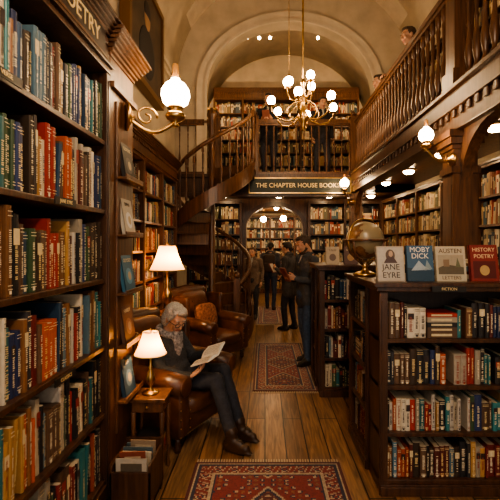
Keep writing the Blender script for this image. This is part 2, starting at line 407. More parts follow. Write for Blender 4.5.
def bookcase(name,M,W,zs,depth,nb,detail,pal=PAL,cornice=True,hf=(.66,.92),parent=None,matw=WOOD,z0=0,bn='shelf_books',top=True):
    m=MB(); zt=zs[-1]; depth-=.01; z0+=.002
    for i in range(nb+1):
        x=min(max(W*i/nb,.02),W-.02); m.box(x-.02,x+.02,.004,depth,z0,zt); m.box(x-.028,x+.028,-.012,.012,z0,zt); m.box(x-.014,x+.014,-.018,-.01,z0+.1,zt-.05)
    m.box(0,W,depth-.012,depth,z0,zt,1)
    for z in zs[:-1]: m.box(0,W,0,depth-.01,z-.028,z)
    m.box(0,W,-.014,.01,z0,zs[0]-.028); m.box(0,W,-.024,.01,z0,z0+.06)
    if top: m.box(0,W,-.02,depth,zt,zt+.035); m.box(0,W,-.04,depth,zt+.035,zt+.055)
    if cornice:
        m.box(0,W,-.01,depth,zt+.05,zt+.2)
        for k in range(6): m.box(0,W,-.02-.018*k,depth,zt+.2+.018*k,zt+.218+.018*k)
        nn=int(W/.06)
        for k in range(nn): m.box(k*.06+.01,k*.06+.04,-.03,0,zt+.165,zt+.2)
    o=m.obj(name,[matw,WOODB],M,parent,bevel=.003 if detail>1 else 0)
    b=MB()
    for k in range(len(zs)-1):
        gap=zs[k+1]-zs[k]-.028
        for i in range(nb):
            xa=W*i/nb+.03; xb=W*(i+1)/nb-.03
            fill_shelf(b,xa,xb,zs[k]+.0005,gap,detail,pal,hf,min(.22,depth-.05))
    b.obj(bn,[BOOKM],M,parent,attr=True)
    return o
def levels(a,b,n): return [a+(b-a)*i/n for i in range(n+1)]
NL=bookcase('tall_bookcase',ML(-1.0,1.0),1.55,[.18,.60,1.02,1.44,1.87,2.30,2.73],.35,1,2,hf=(.66,.9),cornice=True)
s=MB(); s.box(-.988,-.965,1.75,2.42,2.80,2.95,0); s.box(-.99,-.958,1.73,2.44,2.785,2.80,1); s.box(-.99,-.958,1.73,2.44,2.95,2.965,1)
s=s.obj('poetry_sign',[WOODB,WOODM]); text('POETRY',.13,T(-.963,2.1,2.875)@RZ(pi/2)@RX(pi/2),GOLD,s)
def label(M,txt,w=.2):
    s=MB(); s.box(-w/2,w/2,-.006,0,-.018,.018,0,M=M); o=s.obj('shelf_label',[BLACK]); text(txt,.026,M@T(0,-.008,0)@RX(pi/2),GOLD,o,ext=.0008)
label(ML(-.975,1.95)@T(0,0,1.86),'JANE EYRE'); label(ML(-.975,1.95)@T(0,0,1.005),'CLASSICS')
label(ML(-.975,1.5)@T(0,0,2.29),'VERSE')
# pilaster
m=MB(); m.box(-1.79,-.99,2.56,3.0,0,2.9); m.box(-1.79,-.96,2.54,3.02,0,.25); m.box(-.99,-.975,2.64,2.92,.4,2.6)
for k in range(7): m.box(-1.79,-.98+.018*k,2.54-.012*k,3.01+.012*k,2.86+.022*k,2.882+.022*k)
m.box(-1.79,-.96,2.55,3.01,2.66,2.70)
m.box(-1.79,-1.36,-1.95,2.56,0,3.0)
m.obj('wooden_pilaster',[WOODM],bevel=.004)
bookcase('tall_bookcase',ML(-1.45,3.03),3.5,levels(.15,2.66,7),.35,4,1,PALW+PAL[:6],matw=WOODM)
bookcase('wall_bookcase',MR(2.7,9.2),7.2,levels(.15,2.6,7),.3,7,0,PALW,cornice=False,matw=WOODM)
bookcase('gallery_bookcase',MR(2.72,7.95),7.0,levels(3.15,4.75,5),.28,7,0,PALW,cornice=False,z0=3.0)
bookcase('back_bookcase',MF(-1.79,9.2),1.25,levels(.15,2.6,7),.3,1,0,PALW,cornice=False)
bookcase('back_bookcase',MF(1.0,9.2),1.68,levels(.15,2.6,7),.3,2,0,PALW,cornice=False)
bookcase('back_room_bookcase',MF(-1.49,13.7),4.18,levels(.15,2.6,7),.3,5,0,PALW,cornice=False,matw=WOODM)
bookcase('back_room_bookcase',ML(-1.49,9.82),3.82,levels(.15,2.6,7),.3,4,0,PALW,cornice=False)
bookcase('back_room_bookcase',MR(2.69,13.65),3.82,levels(.15,2.6,7),.3,4,0,PALW,cornice=False)
bookcase('upper_bookcase',MF(-1.45,11.3),4.1,levels(3.15,5.75,7),.3,5,0,PALW,cornice=True,z0=3.0,matw=WOODM)
bookcase('upper_bookcase',ML(-1.49,8.4),2.84,levels(3.15,4.75,5),.3,3,0,PALW,cornice=False,z0=3.0)
bookcase('upper_bookcase',MR(2.69,11.25),2.84,levels(3.15,4.75,5),.3,3,0,PALW,cornice=False,z0=3.0)
def island(x0,x1,y0,y1,h,detail):
    e=empty('island_bookcase')
    bookcase('front_shelves',MF(x0,y0),x1-x0,levels(.10,h-.05,4),.3,1,detail,PAL if detail else PALW,cornice=False,hf=(.62,.88),parent=e,bn='front_books',top=False)
    L=y1-y0-.3
    bookcase('side_shelves',MR(x0,y1),L,levels(.10,h-.05,4),.3,1,detail,PAL,cornice=False,hf=(.62,.88),parent=e,bn='side_books',top=False)
    m=MB(); m.box(x0+.3,x1,y0+.3,y1,0,h-.05); m.box(x0-.03,x1+.03,y0-.03,y1+.02,h-.045,h-.01); m.box(x0-.05,x1+.05,y0-.05,y1+.03,h-.015,h+.012)
    m.obj('top_and_core',[WOOD],parent=e,bevel=.004)
    return e
isl=island(.76,1.85,2.64,3.55,1.39,2)
label(MF(1.19,2.588)@T(0,0,1.365),'FICTION',.22)
island(.60,1.55,4.35,5.05,1.42,1)

# ---------------------------------------------------------------- face-out books
def cover(name,M,w,h,bg,title,tcol,art,parent=None,ts=.028):
    m=MB(); L=M@RX(-.16)
    m.box(-w/2,w/2,0,.004,0,h,0,bg); m.box(-w/2,w/2,.026,.03,0,h,0,bg); m.box(-w/2,-w/2+.004,0,.03,0,h,0,bg); m.box(-w/2+.006,w/2-.004,.004,.026,.004,h-.004,0,PAGE)
    for poly,c,k in art:
        m.add([(a*w/2,-.0008-.0004*k,b*h) for a,b in poly],[tuple(range(len(poly)))],0,c)
    o=m.obj(name,[BOOKM],L,parent,attr=True)
    for i,(t,z,sz) in enumerate(title):
        tm=simple('cover_ink',tcol,.6); text(t,sz,L@T(0,-.003,z*h)@RX(pi/2),tm,o,ext=.0004)
    return o
circ=lambda cx,cz,rx,rz:[(cx+rx*math.cos(2*pi*i/20),cz+rz*math.sin(2*pi*i/20)) for i in range(20)]
frame_=lambda c:[([(-.9,.05),(.9,.05),(.9,.95),(-.9,.95)],c,0)]
ZT=1.404
cover('displayed_book',MF(.855,2.70)@T(0,0,ZT)@RZ(.05),.19,.24,(.40,.35,.29),[('JANE',.40,.055),('EYRE',.17,.055)],(.03,.02,.02),frame_((.44,.40,.34))+[(circ(0,.74,.34,.17),(.12,.08,.06),1),(circ(.04,.78,.15,.09),(.45,.3,.2),2),([(-.5,.52),(.5,.52),(.2,.72),(-.2,.72)],(.08,.05,.05),2)])
cover('displayed_book',MF(1.055,2.70)@T(0,0,ZT),.18,.245,(.04,.10,.18),[('MOBY',.88,.05),('DICK',.70,.05)],(.75,.7,.6),[([(-1,0),(1,0),(1,.3),(-1,.38)],(.015,.045,.08),1),([(-.7,.3),(-.1,.58),(.3,.42),(.8,.32)],(.33,.38,.42),2),([(.3,.3),(.5,.6),(.9,.34)],(.2,.27,.3),2)])
cover('displayed_book',MF(1.262,2.70)@T(0,0,ZT)@RZ(-.04),.20,.24,(.46,.4,.29),[('AUSTEN',.86,.042),('LETTERS',.1,.034)],(.08,.04,.02),[([(-.85,.2),(.85,.2),(.85,.75),(-.85,.75)],(.33,.28,.2),1),([(-.85,.2),(.85,.2),(.85,.4),(-.3,.48),(-.85,.38)],(.1,.08,.05),2),([(-.5,.42),(-.5,.62),(-.1,.62),(-.1,.42)],(.2,.13,.08),3),([(.3,.4),(.45,.68),(.65,.4)],(.12,.12,.06),3)])
cover('displayed_book',MF(1.49,2.70)@T(0,0,ZT),.19,.25,(.2,.024,.02),[('HISTORY',.86,.038),('POETRY',.68,.038)],(.75,.6,.35),[([(-.8,.08),(.8,.08),(.8,.55),(-.8,.55)],(.09,.012,.01),1),(circ(0,.3,.35,.14),(.45,.3,.12),2)])
cover('displayed_book',MF(1.70,2.72)@T(0,0,ZT),.16,.24,(.03,.05,.07),[('POEMS',.8,.034)],(.7,.6,.4),[(circ(0,.35,.5,.18),(.3,.2,.1),1)])
m=MB()
for (x,y,n) in ((1.15,2.98,3),(1.42,3.0,3),(1.65,3.1,5)):
    z=ZT
    for k in range(n): 
        t=random.uniform(.02,.035); j=random.uniform(-.01,.01); m.box(x-.08+j,x+.08+j,y-.11,y+.11,z,z+t,0,random.choice(PAL)); z+=t+.0005
m.obj('stacked_books',[BOOKM],attr=True)
Z2=1.434
cover('displayed_book',MF(.75,4.42)@T(0,0,Z2),.15,.2,(.42,.34,.24),[('TALES',.8,.03)],(.05,.03,.03),[(circ(0,.4,.5,.2),(.15,.1,.08),1)])
cover('displayed_book',MF(.95,4.42)@T(0,0,Z2),.15,.2,(.1,.05,.04),[('NOVEL',.8,.03)],(.6,.5,.3),[(circ(0,.4,.5,.2),(.35,.2,.08),1)])
m=MB()
for z in (.62,.98,1.33,1.72,2.10): m.box(-.973,-.905,2.62,2.98,z-.015,z); m.box(-.915,-.905,2.62,2.98,z,z+.02)
m.obj('display_ledge',[WOODM],bevel=.003)
cv=[((.02,.05,.09),'SEA',.62),((.1,.05,.03),'HARDY',.98),((.025,.11,.18),'ODYSSEY',1.33),((.42,.38,.31),'EMMA',1.72),((.015,.013,.012),'GOTHIC',2.10)]
for i,(c,t,z) in enumerate(cv):
    cover('displayed_book',ML(-.935,2.80)@T(0,0,z+.001),.2,.26,c,[(t,.82,.036)],(.65,.55,.35) if sum(c)<.8 else (.05,.03,.02),[(circ(0,.4,.6,.22),tuple(min(.6,k*2.0+.04) for k in c),1),(circ(.1,.4,.3,.12),(.4,.32,.2),2)])

# ---------------------------------------------------------------- globe
def globe():
    m=MB(); x,y=.80,3.2; z=1.403
    m.lathe([(.09,0),(.095,.015),(.07,.03),(.025,.045),(.02,.07),(.03,.08),(.015,.1)],20,0,T(x,y,z))
    c=(x,y,z+.285); R=.15
    ring=[(c[0]+(R+.02)*math.cos(2*pi*i/36),c[1]+(R+.02)*math.sin(2*pi*i/36)*.999,c[2]) for i in range(36)]
    m.tube(ring,.010,6,1,closed=True)
    m.tube([(c[0]+(R+.022)*math.cos(2*pi*i/36)*math.cos(.5),c[1]+(R+.022)*math.cos(2*pi*i/36)*math.sin(.5),c[2]+(R+.022)*math.sin(2*pi*i/36)) for i in range(36)],.007,6,0,closed=True)
    for k in range(4):
        a=pi/4+k*pi/2; m.tube([(c[0]+(R+.02)*math.cos(a),c[1]+(R+.02)*math.sin(a),c[2]),(c[0]+(R)*.95*math.cos(a),c[1]+R*.95*math.sin(a),c[2]-.1),(c[0]+.03*math.cos(a),c[1]+.03*math.sin(a),z+.09)],.008,6,1)
    m.ell(c,(R,R,R),2,32,20)
    mt,nt,b=newmat('antique_globe_map')
    tc=nt.nodes.new('ShaderNodeTexCoord'); n=nt.nodes.new('ShaderNodeTexNoise'); n.inputs['Scale'].default_value=7; n.inputs['Detail'].default_value=5
    r=nt.nodes.new('ShaderNodeValToRGB'); e=r.color_ramp.elements; e[0].position=.5;e[0].color=(.24,.19,.11,1); e[1].position=.52;e[1].color=(.10,.035,.015,1)
    e2=r.color_ramp.elements.new(.65); e2.color=(.35,.18,.07,1)
    nt.links.new(tc.outputs['Object'],n.inputs['Vector']); nt.links.new(n.outputs['Fac'],r.inputs['Fac']); nt.links.new(r.outputs['Color'],b.inputs['Base Color']); b.inputs['Roughness'].default_value=.3
    m.obj('antique_globe',[BRASS,WOODM,mt])
globe()

# ---------------------------------------------------------------- rugs
def rug(name,x0,x1,y0,y1,cell=.011,seed=0):
    w=x1-x0;l=y1-y0;nx=int(w/cell);ny=int(l/cell);m=MB();rd=random.Random(seed)
    red=(.17,.020,.018);dr=(.08,.012,.012);nav=(.014,.017,.042);cr=(.36,.29,.2);br=(.2,.08,.04)
    def colr(u,v):
        a=min(w/2-abs(u),l/2-abs(v)); along=v if (w/2-abs(u))<(l/2-abs(v)) else u
        if a<.018: return dr
        if a<.035: return cr
        if a<.055: return nav
        if a<.145:
            t=(a-.1)/.045; ph=along*2*pi/.12
            q=math.cos(ph)*1.0-abs(t)*1.2
            if q>.15: return cr if q<.4 else (nav if q<.7 else red)
            if math.cos(ph*3+t*3)>.8: return cr
            return dr if math.sin(ph*2)*t>.3 else red
        if a<.16: return cr
        if a<.18: return nav
        p,q=abs(u),abs(v)
        cx=(v+.4)%.8-.4
        md=abs(u)/.28+abs(cx)/.36
        f=math.cos(p*75)*math.cos(cx*75)+.5*math.cos((p+abs(cx))*48)
        if md<1:
            if md>.93: return cr
            if md>.85: return nav
            if f>.75: return cr
            if f<-.7: return br
            return dr if md>.45 else (nav if f>0 else red)
        if f>.95: return cr
        if f>.55: return nav
        if f<-.95: return br
        return red
    for i in range(nx):
        for j in range(ny):
            u=-w/2+(i+.5)*w/nx; v=-l/2+(j+.5)*l/ny; c=colr(u,v); f=rd.uniform(.8,1.2)
            xa=x0+i*w/nx;ya=y0+j*l/ny
            m.add([(xa,ya,.012),(xa+w/nx,ya,.012),(xa+w/nx,ya+l/ny,.012),(xa,ya+l/ny,.012)],[(0,1,2,3)],0,tuple(k*f for k in c))
    m.box(x0,x1,y0,y1,.001,.0115,0,dr)
    for k in range(int(w/.02)):
        x=x0+k*.02
        for (ya,yb) in ((y0-.05,y0),(y1,y1+.05)): m.box(x+.004,x+.014,ya,yb,.001,.006,0,(.45,.37,.25))
    m.obj(name,[RUGM],attr=True)
rug('persian_rug',-.52,.56,1.7,3.02,seed=1)
rug('persian_runner_rug',-.14,.60,4.5,6.7,seed=2)
rug('persian_runner_rug',-.2,.45,8.3,10.6,.02,seed=3)

# ---------------------------------------------------------------- armchairs
def armchair(M):
    m=MB()
    m.rbox((0,0,.215),(.74,.80,.19),.03,0)
    m.ell((.07,0,.34),(.36,.28,.085),1,32,16,.45)
    for s in (1,-1):
        m.rbox((.03,s*.345,.34),(.74,.13,.40),.03,0)
        m.tube([(-.34,s*.36,.57),(-.1,s*.36,.57),(.2,s*.36,.56),(.41,s*.36,.54)],.085,16,0)
        m.ell((.415,s*.36,.54),(.02,.075,.075),1)
        for k in range(9): m.ell((.402,s*.345+ .06*(1 if k%2 else -1),.16+.035*k),(.006,.006,.006),2,6,4)
        m.rbox((-.22,s*.35,.74),(.30,.09,.36),.04,0)
    B=T(-.34,0,.28)@RY(-.16)
    m.rbox((-.04,0,.36),(.13,.74,.76),.05,0,M=B)
    m.ell((.05,0,.36),(.10,.30,.33),1,28,16,.5,M=B)
    m.tube([tuple(B@Vector((-.05,y,.72-abs(y)*.12))) for y in (-.36,-.2,0,.2,.36)],.065,14,0)
    for r in range(3):
        for c in range(4):
            m.ell((.148,-.21+.14*c,.18+.17*r),(.012,.013,.013),0,8,6,M=B)
    for x in (-.3,.32):
        for y in (-.34,.34):
            m.lathe([(.018,0),(.026,.01),(.03,.05),(.02,.08),(.035,.12)],10,3,T(x,y,0))
    for k in range(24): m.ell((.372,-.37+.032*k,.135),(.005,.006,.006),2,6,4)
    return m.obj('leather_armchair',[LEATH,LEATHC,BRASS,WOOD],M)
armchair(T(-.84,3.62,0)@RZ(math.radians(-25)))
armchair(T(-.80,5.80,0)@RZ(math.radians(-35)))
m=MB(); m.ell((0,0,0),(.07,.2,.18),0,28,16,.6); m.tube([(0,.195*c,.175*s) for c,s in ((1,1),(-1,1),(-1,-1),(1,-1))],.006,6,1,closed=True)
CUSH=simple('woven_cushion',(.2,.08,.045),.9,var=.7,scale=28)
m.obj('throw_cushion',[CUSH,WOODB],T(-.86,5.85,.62)@RZ(math.radians(-35))@RY(-.25))

# ---------------------------------------------------------------- table lamps and tables
def table_lamp(loc,s,w):
    e=MB(); M=T(*loc)@S(s,s,s)
    e.lathe([(.11,0),(.115,.02),(.08,.035),(.03,.06),(.022,.1),(.05,.15),(.065,.2),(.05,.27),(.02,.33),(.03,.36),(.014,.39),(.012,.56),(.022,.57),(.022,.6)],20,0,M)
    e.lathe([(.215,.54),(.175,.62),(.135,.72),(.10,.84)],32,1,M,cap=False)
    e.tube([(.216*math.cos(2*pi*i/32),.216*math.sin(2*pi*i/32),.54) for i in range(32)],.006,6,2,M=M,closed=True)
    e.tube([(.101*math.cos(2*pi*i/32),.101*math.sin(2*pi*i/32),.84) for i in range(32)],.006,6,2,M=M,closed=True)
    for a in (0,pi/2): e.tube([(.10*math.cos(a),.10*math.sin(a),.83),(-.10*math.cos(a),-.10*math.sin(a),.83)],.004,5,0,M=M)
    e.lathe([(.012,.6),(.01,.84),(.02,.86),(.005,.89)],8,0,M)
    o=e.obj('table_lamp',[BRASS,SHADE,GOLD])
    point('lamp_bulb',(loc[0]+.045*s,loc[1]-.02*s,loc[2]+.66*s),w,(1,.58,.27),.03*s,o)
    return o
def side_table(x,y,w,d,h):
    m=MB(); m.box(x-w/2,x+w/2,y-d/2,y+d/2,h-.025,h); m.box(x-w/2+.02,x+w/2-.02,y-d/2+.02,y+d/2-.02,h-.10,h-.025)
    m.box(x-w/2+.02,x+w/2-.02,y-d/2+.02,y+d/2-.02,.15,.17)
    for a in (-1,1):
        for b in (-1,1):
            m.lathe([(.012,0),(.018,.03),(.012,.08),(.02,.15),(.014,h*.5),(.02,h-.1)],8,0,T(x+a*(w/2-.03),y+b*(d/2-.03),0))
    m.ell((x,y-d/2+.012,h-.06),(.01,.01,.01),1)
    return m.obj('side_table',[WOODM,BRASS],bevel=.003)
side_table(-.825,2.9,.26,.24,.575); table_lamp((-.83,2.90,.5755),.53,9)
side_table(-1.22,5.0,.42,.42,.80); table_lamp((-1.22,5.0,.8005),1.0,34)
m=MB()
z=.171
for k in range(4): m.box(-.91,-.74,2.82,2.98,z,z+.03,0,random.choice(PAL)); z+=.0305
m.obj('magazine_stack',[BOOKM],attr=True)
m=MB(); X0,X1,Y0,Y1=-.95,-.70,2.44,2.74
m.box(X0,X1,Y0,Y0+.015,0.03,.26); m.box(X0,X1,Y1-.015,Y1,.03,.34); m.box(X0,X0+.015,Y0,Y1,.03,.30); m.box(X1-.015,X1,Y0,Y1,.03,.30); m.box(X0,X1,Y0,Y1,.03,.05)
for a in (X0+.02,X1-.02):
    for b in (Y0+.02,Y1-.02): m.box(a-.02,a+.02,b-.02,b+.02,0,.03)
bin_=m.obj('magazine_rack',[WOOD],bevel=.003)
m=MB()
for k in range(9):
    y=Y0+.03+k*.026; h=random.uniform(.27,.36)-.004*(9-k); c=random.choice([(.4,.36,.28),(.08,.06,.05),(.3,.22,.15),(.08,.12,.15),(.45,.4,.33),(.2,.05,.03)])
    xa=X0+.03+random.uniform(0,.04); tl=Matrix.Translation(((xa+X1-.03)/2,y,.052))@RX(.06)@RY(random.uniform(-.05,.05)); w2=(X1-.03-xa)/2
    m.box(-w2,w2,0,.007,0,h,0,c,tl); m.box(-w2+.03,w2-.03,-.001,0,.15,h-.03,0,random.choice([(.5,.4,.28),(.1,.08,.06),(.15,.04,.03)]),tl)
m.obj('magazines',[BOOKM],parent=bin_,attr=True)

# ---------------------------------------------------------------- wall lamps
def sconce(mount,lamp,R,name='wall_sconce'):
    m=MB(); A=Vector(mount);B=Vector(lamp)
    d=Vector((B.x-A.x,B.y-A.y,0)); L=d.length; u=d.normalized()
    n=12; pts=[]
    for i in range(n+1):
        t=i/n; p=A+u*L*t; p.z=A.z+(B.z-R*1.9-A.z)*t - math.sin(pi*t)*R*.9
        pts.append(p)
    m.tube(pts,R*.14,8,0)
    pts=[]
    for i in range(24):
        a=i/23*2.6*pi; rr=R*.75*(1-i/28); c=A+u*L*.38+Vector((0,0,R*.15)); pts.append(c+u*rr*math.cos(a)+Vector((0,0,rr*math.sin(a))))
    m.tube(pts,R*.085,6,0)
    F=Matrix.Translation(A)@u.to_track_quat('Z','Y').to_matrix().to_4x4()
    m.lathe([(R*.95,-.01),(R*.95,.005),(R*.65,.015),(R*.4,.03),(R*.14,.05)],16,0,F)
    MM=T(*B)
    m.lathe([(R*.12,-R*2.3),(R*.3,-R*2.2),(R*.15,-R*2.0),(R*.6,-R*1.75),(R*.72,-R*1.5),(R*.5,-R*1.25),(R*.28,-R*1.1),(R*.55,-R*1.0),(R*.55,-R*.85)],18,0,MM)
    m.lathe([(R*.45,-R*.9),(R*.85,-R*.6),(R,-R*.1),(R*.95,R*.3),(R*.7,R*.7),(R*.35,R*.95),(R*.3,R*1.1)],24,1,MM)
    m.lathe([(R*.22,R*1.0),(R*.26,R*1.3),(R*.22,R*1.9),(R*.2,R*2.1)],14,2,MM,cap=False)
    return m.obj(name,[BRASS,GLOBEB if R>.09 else GLOBE,GLASSC])
sconce((-.963,2.80,2.55),(-.66,2.95,2.76),.105)
sconce((1.69,3.62,2.42),(1.45,3.60,2.64),.065)
sconce((1.70,7.9,2.5),(1.45,7.3,2.78),.08)
def chandelier(x,y,z,zt):
    m=MB()
    m.tube([(x,y,z-.25),(x,y,zt)],.014,8,0); m.lathe([(.01,-.36),(.03,-.33),(.015,-.3),(.06,-.22),(.09,-.15),(.045,-.06),(.03,.05),(.055,.1),(.03,.2),(.02,.3),(.04,.36),(.02,.42)],16,0,T(x,y,z))
    m.lathe([(.1,0),(.08,-.05),(.02,-.1)],16,0,T(x,y,zt))
    for tier,(nk,R,dz,off) in enumerate(((6,.50,0,.3),(3,.24,.34,.9))):
        for k in range(nk):
            a=2*pi*k/nk+off; ca,sa=math.cos(a),math.sin(a); q=R/.44
            pr=[(.03,-.1),(.12*q,-.2),(.24*q,-.24),(.36*q,-.2),(R,-.1),(R,-.03)]
            P=[]
            for i in range(len(pr)-1):
                for t in (0,.33,.66): P.append((pr[i][0]+(pr[i+1][0]-pr[i][0])*t,pr[i][1]+(pr[i+1][1]-pr[i][1])*t))
            P.append(pr[-1])
            m.tube([(x+r*ca,y+r*sa,z+dz+h) for r,h in P],.012,6,0)
            if tier==0: m.tube([(x+(.05+.02*t)*ca+.14*ca*math.sin(t*.5),y+(.05+.02*t)*sa+.14*sa*math.sin(t*.5),z+.1-.05*t) for t in range(7)],.008,6,0)
            m.lathe([(.055,0),(.06,.01),(.02,.02)],12,0,T(x+R*ca,y+R*sa,z+dz-.04))
            m.ell((x+R*ca,y+R*sa,z+dz+.045),(.06,.06,.066),1,16,12)
    m.obj('brass_chandelier',[BRASS,GLOBE])
chandelier(.57,6.0,3.72,7.1)
def pendant(x,y,z,zt,r=.07,name='pendant_or_fill_lamp'):
    m=MB(); m.tube([(x,y,z+r),(x,y,zt)],.006,6,0); m.lathe([(r*.3,r*1.5),(r*.5,r*1.2),(r*.45,r*.8)],12,0,T(x,y,z)); m.ell((x,y,z),(r,r,r),1,18,12); m.lathe([(.05,0),(.03,-.03)],12,0,T(x,y,zt))
    m.obj(name,[BRASS,GLOBE])
pendant(.42,7.0,4.52,7.15,.08)
for x in (-.42,-.14,0.12,1.27): pendant(x,9.6,6.62,6.9,.035)
pendant(-.05,12.4,2.45,2.75,.09); pendant(.55,12.0,2.45,2.75,.09); pendant(-.8,10.8,2.35,2.75,.11); pendant(1.5,10.8,2.35,2.75,.11); pendant(.3,10.5,2.62,2.75,.06); pendant(1.6,12.6,2.35,2.75,.11)
BULBD=emis('lit_dome_glass',(1,.68,.37),85)
def domes(pts,name='ceiling_lamp',r=.085):
    for (x,y,z) in pts:
        m=MB(); m.lathe([(r*1.25,0),(r*1.25,-.02),(r*1.05,-.03)],20,0,T(x,y,z)); m.ell((x,y,z-.03),(r,r,r*.6),1,18,10); m.obj(name,[BRASS,BULBD])
domes([(2.3,y,2.86) for y in (4.0,5.2,6.4,7.6)]+[(-.9,8.7,2.75),(.3,8.7,2.75),(1.4,8.7,2.75),(2.3,8.7,2.75)])
def fill_uplighter(x,y,z,w):  # bowl with a point light, added to brighten the vaults
    m=MB(); m.lathe([(.02,-.12),(.06,-.1),(.13,-.04),(.16,.02),(.15,.02),(.12,-.03),(.02,-.06)],20,0,T(x,y,z))
    o=m.obj('added_uplighter',[BRASS]); point('vault_fill_light',(x,y,z+.04),w,(1,.68,.38),.04,o)
fill_uplighter(-1.62,2.6,4.6,45); fill_uplighter(-1.32,9.9,4.98,80); fill_uplighter(2.5,9.9,4.98,80)
for (x,y) in ((.35,.9),(.35,-.7)):  # unseen pendants above the frame, added as fill for the near aisle
    m=MB(); z=3.5; m.tube([(x,y,z+.1),(x,y,7.1)],.008,6,0); m.lathe([(.2,0),(.17,.06),(.09,.12),(.03,.16)],24,0,T(x,y,z),cap=False); m.ell((x,y,z+.02),(.06,.06,.07),1)
    o=m.obj('pendant_or_fill_lamp',[BRASS,GLOBE]); point('pendant_fill_light',(x,y,z-.1),105,(1,.75,.52),.08,o)
# ---------------------------------------------------------------- sign
m=MB(); m.box(-.3,1.66,7.80,7.85,2.67,2.95,0); 
for a in ((-.32,1.68,7.785,7.86,2.655,2.675),(-.32,1.68,7.785,7.86,2.945,2.965),(-.32,-.3,7.785,7.86,2.66,2.96),(1.66,1.68,7.785,7.86,2.66,2.96)): m.box(*a,1)
s=m.obj('shop_sign_board',[simple('dark_green_paint',(.012,.02,.014),.5),BRASS])
text('THE CHAPTER HOUSE BOOKS',.121,T(.64,7.795,2.81)@RX(pi/2),GOLD,s,ext=.004)
# portrait
m=MB(); X=-1.69; Y0,Y1,Z0,Z1=5.0,6.5,3.95,5.3
m.box(-1.79,X,Y0,Y1,Z0,Z1,0)
for (a,b,c,d) in ((Y0-.09,Y1+.09,Z0-.09,Z0),(Y0-.09,Y1+.09,Z1,Z1+.09),(Y0-.09,Y0,Z0,Z1),(Y1,Y1+.09,Z0,Z1)):
    m.box(-1.79,X+.03,a,b,c,d,1); 
m.ell((X,5.75,4.90),(.012,.14,.18),2); m.ell((X,5.75,4.40),(.01,.38,.36),3); m.ell((X+.002,5.75,5.0),(.012,.16,.14),3)
m.obj('framed_portrait',[simple('old_canvas',(.05,.032,.02),.5,var=.5,scale=4),simple('gilt_frame',(.16,.08,.03),.4,.4),simple('painted_face',(.3,.17,.09),.6),simple('painted_coat',(.012,.01,.012),.6)])

# ---------------------------------------------------------------- people
TEX=bpy.data.textures.new('folds','CLOUDS'); TEX.noise_scale=.09
TEXH=bpy.data.textures.new('strands','CLOUDS'); TEXH.noise_scale=.018
def blob(name,prims,mats,voxel,smooth=6,disp=0,matrix=None,parent=None,tex=None):
    m=MB()
    for p in prims:
        if p[0]=='c':
            _,A,B,ra,rb,mi=p; A=Vector(A);B=Vector(B)
            m.ell(tuple(A),(ra,)*3,0,14,9); m.ell(tuple(B),(rb,)*3,0,14,9)
            if (B-A).length>1e-4: m.tube([A,B],ra,14,0,r2=rb)
        else:
            _,C,r,R,mi=p; MM=T(*C)@(R.to_4x4() if R is not None else I4); m.ell((0,0,0),r,0,18,12,M=MM)
    tmp=m.obj(name+'_t',[])
    rm=tmp.modifiers.new('r','REMESH'); rm.mode='VOXEL'; rm.voxel_size=voxel; rm.use_smooth_shade=True
    if disp:
        d=tmp.modifiers.new('d','DISPLACE'); d.texture=tex or TEX; d.strength=disp; d.mid_level=.5; d.texture_coords='LOCAL'
    sm=tmp.modifiers.new('s','SMOOTH'); sm.factor=.5; sm.iterations=smooth
    dg=bpy.context.evaluated_depsgraph_get(); dg.update()
    me=bpy.data.meshes.new_from_object(tmp.evaluated_get(dg)); bpy.data.objects.remove(tmp)
    me.name=name
    n=len(me.polygons); c=np.zeros(n*3,dtype=np.float32); me.polygons.foreach_get('center',c); c=c.reshape(-1,3)
    best=np.full(n,1e9); idx=np.zeros(n,dtype=np.int32)
    for p in prims:
        if p[0]=='c':
            _,A,B,ra,rb,mi=p; A=np.array(A,dtype=float);B=np.array(B,dtype=float); d=B-A; L=max(1e-9,(d@d)); t=np.clip(((c-A)@d)/L,0,1)
            D=np.linalg.norm(c-A-t[:,None]*d,axis=1)-(ra+(rb-ra)*t)
        else:
            _,C,r,R,mi=p; q=c-np.array(C)
            if R is not None: q=q@np.array(R.to_3x3())
            r_=np.array(r); D=(np.linalg.norm(q/r_,axis=1)-1)*min(r)
        k=D<best; best[k]=D[k]; idx[k]=mi
    me.materials.clear()
    for mt in mats: me.materials.append(mt)
    me.polygons.foreach_set('material_index',idx); me.polygons.foreach_set('use_smooth',[True]*n); me.update()
    o=bpy.data.objects.new(name,me); COL.objects.link(o)
    if matrix is not None: o.matrix_world=matrix
    if parent: o.parent=parent
    return o
SKIN=simple('skin',(.52,.29,.19),.5,var=.08,scale=30)
LIP=simple('lips',(.38,.15,.12),.5)
EYEW=simple('eye_white',(.5,.46,.4),.2); IRIS=simple('iris',(.03,.02,.015),.2)
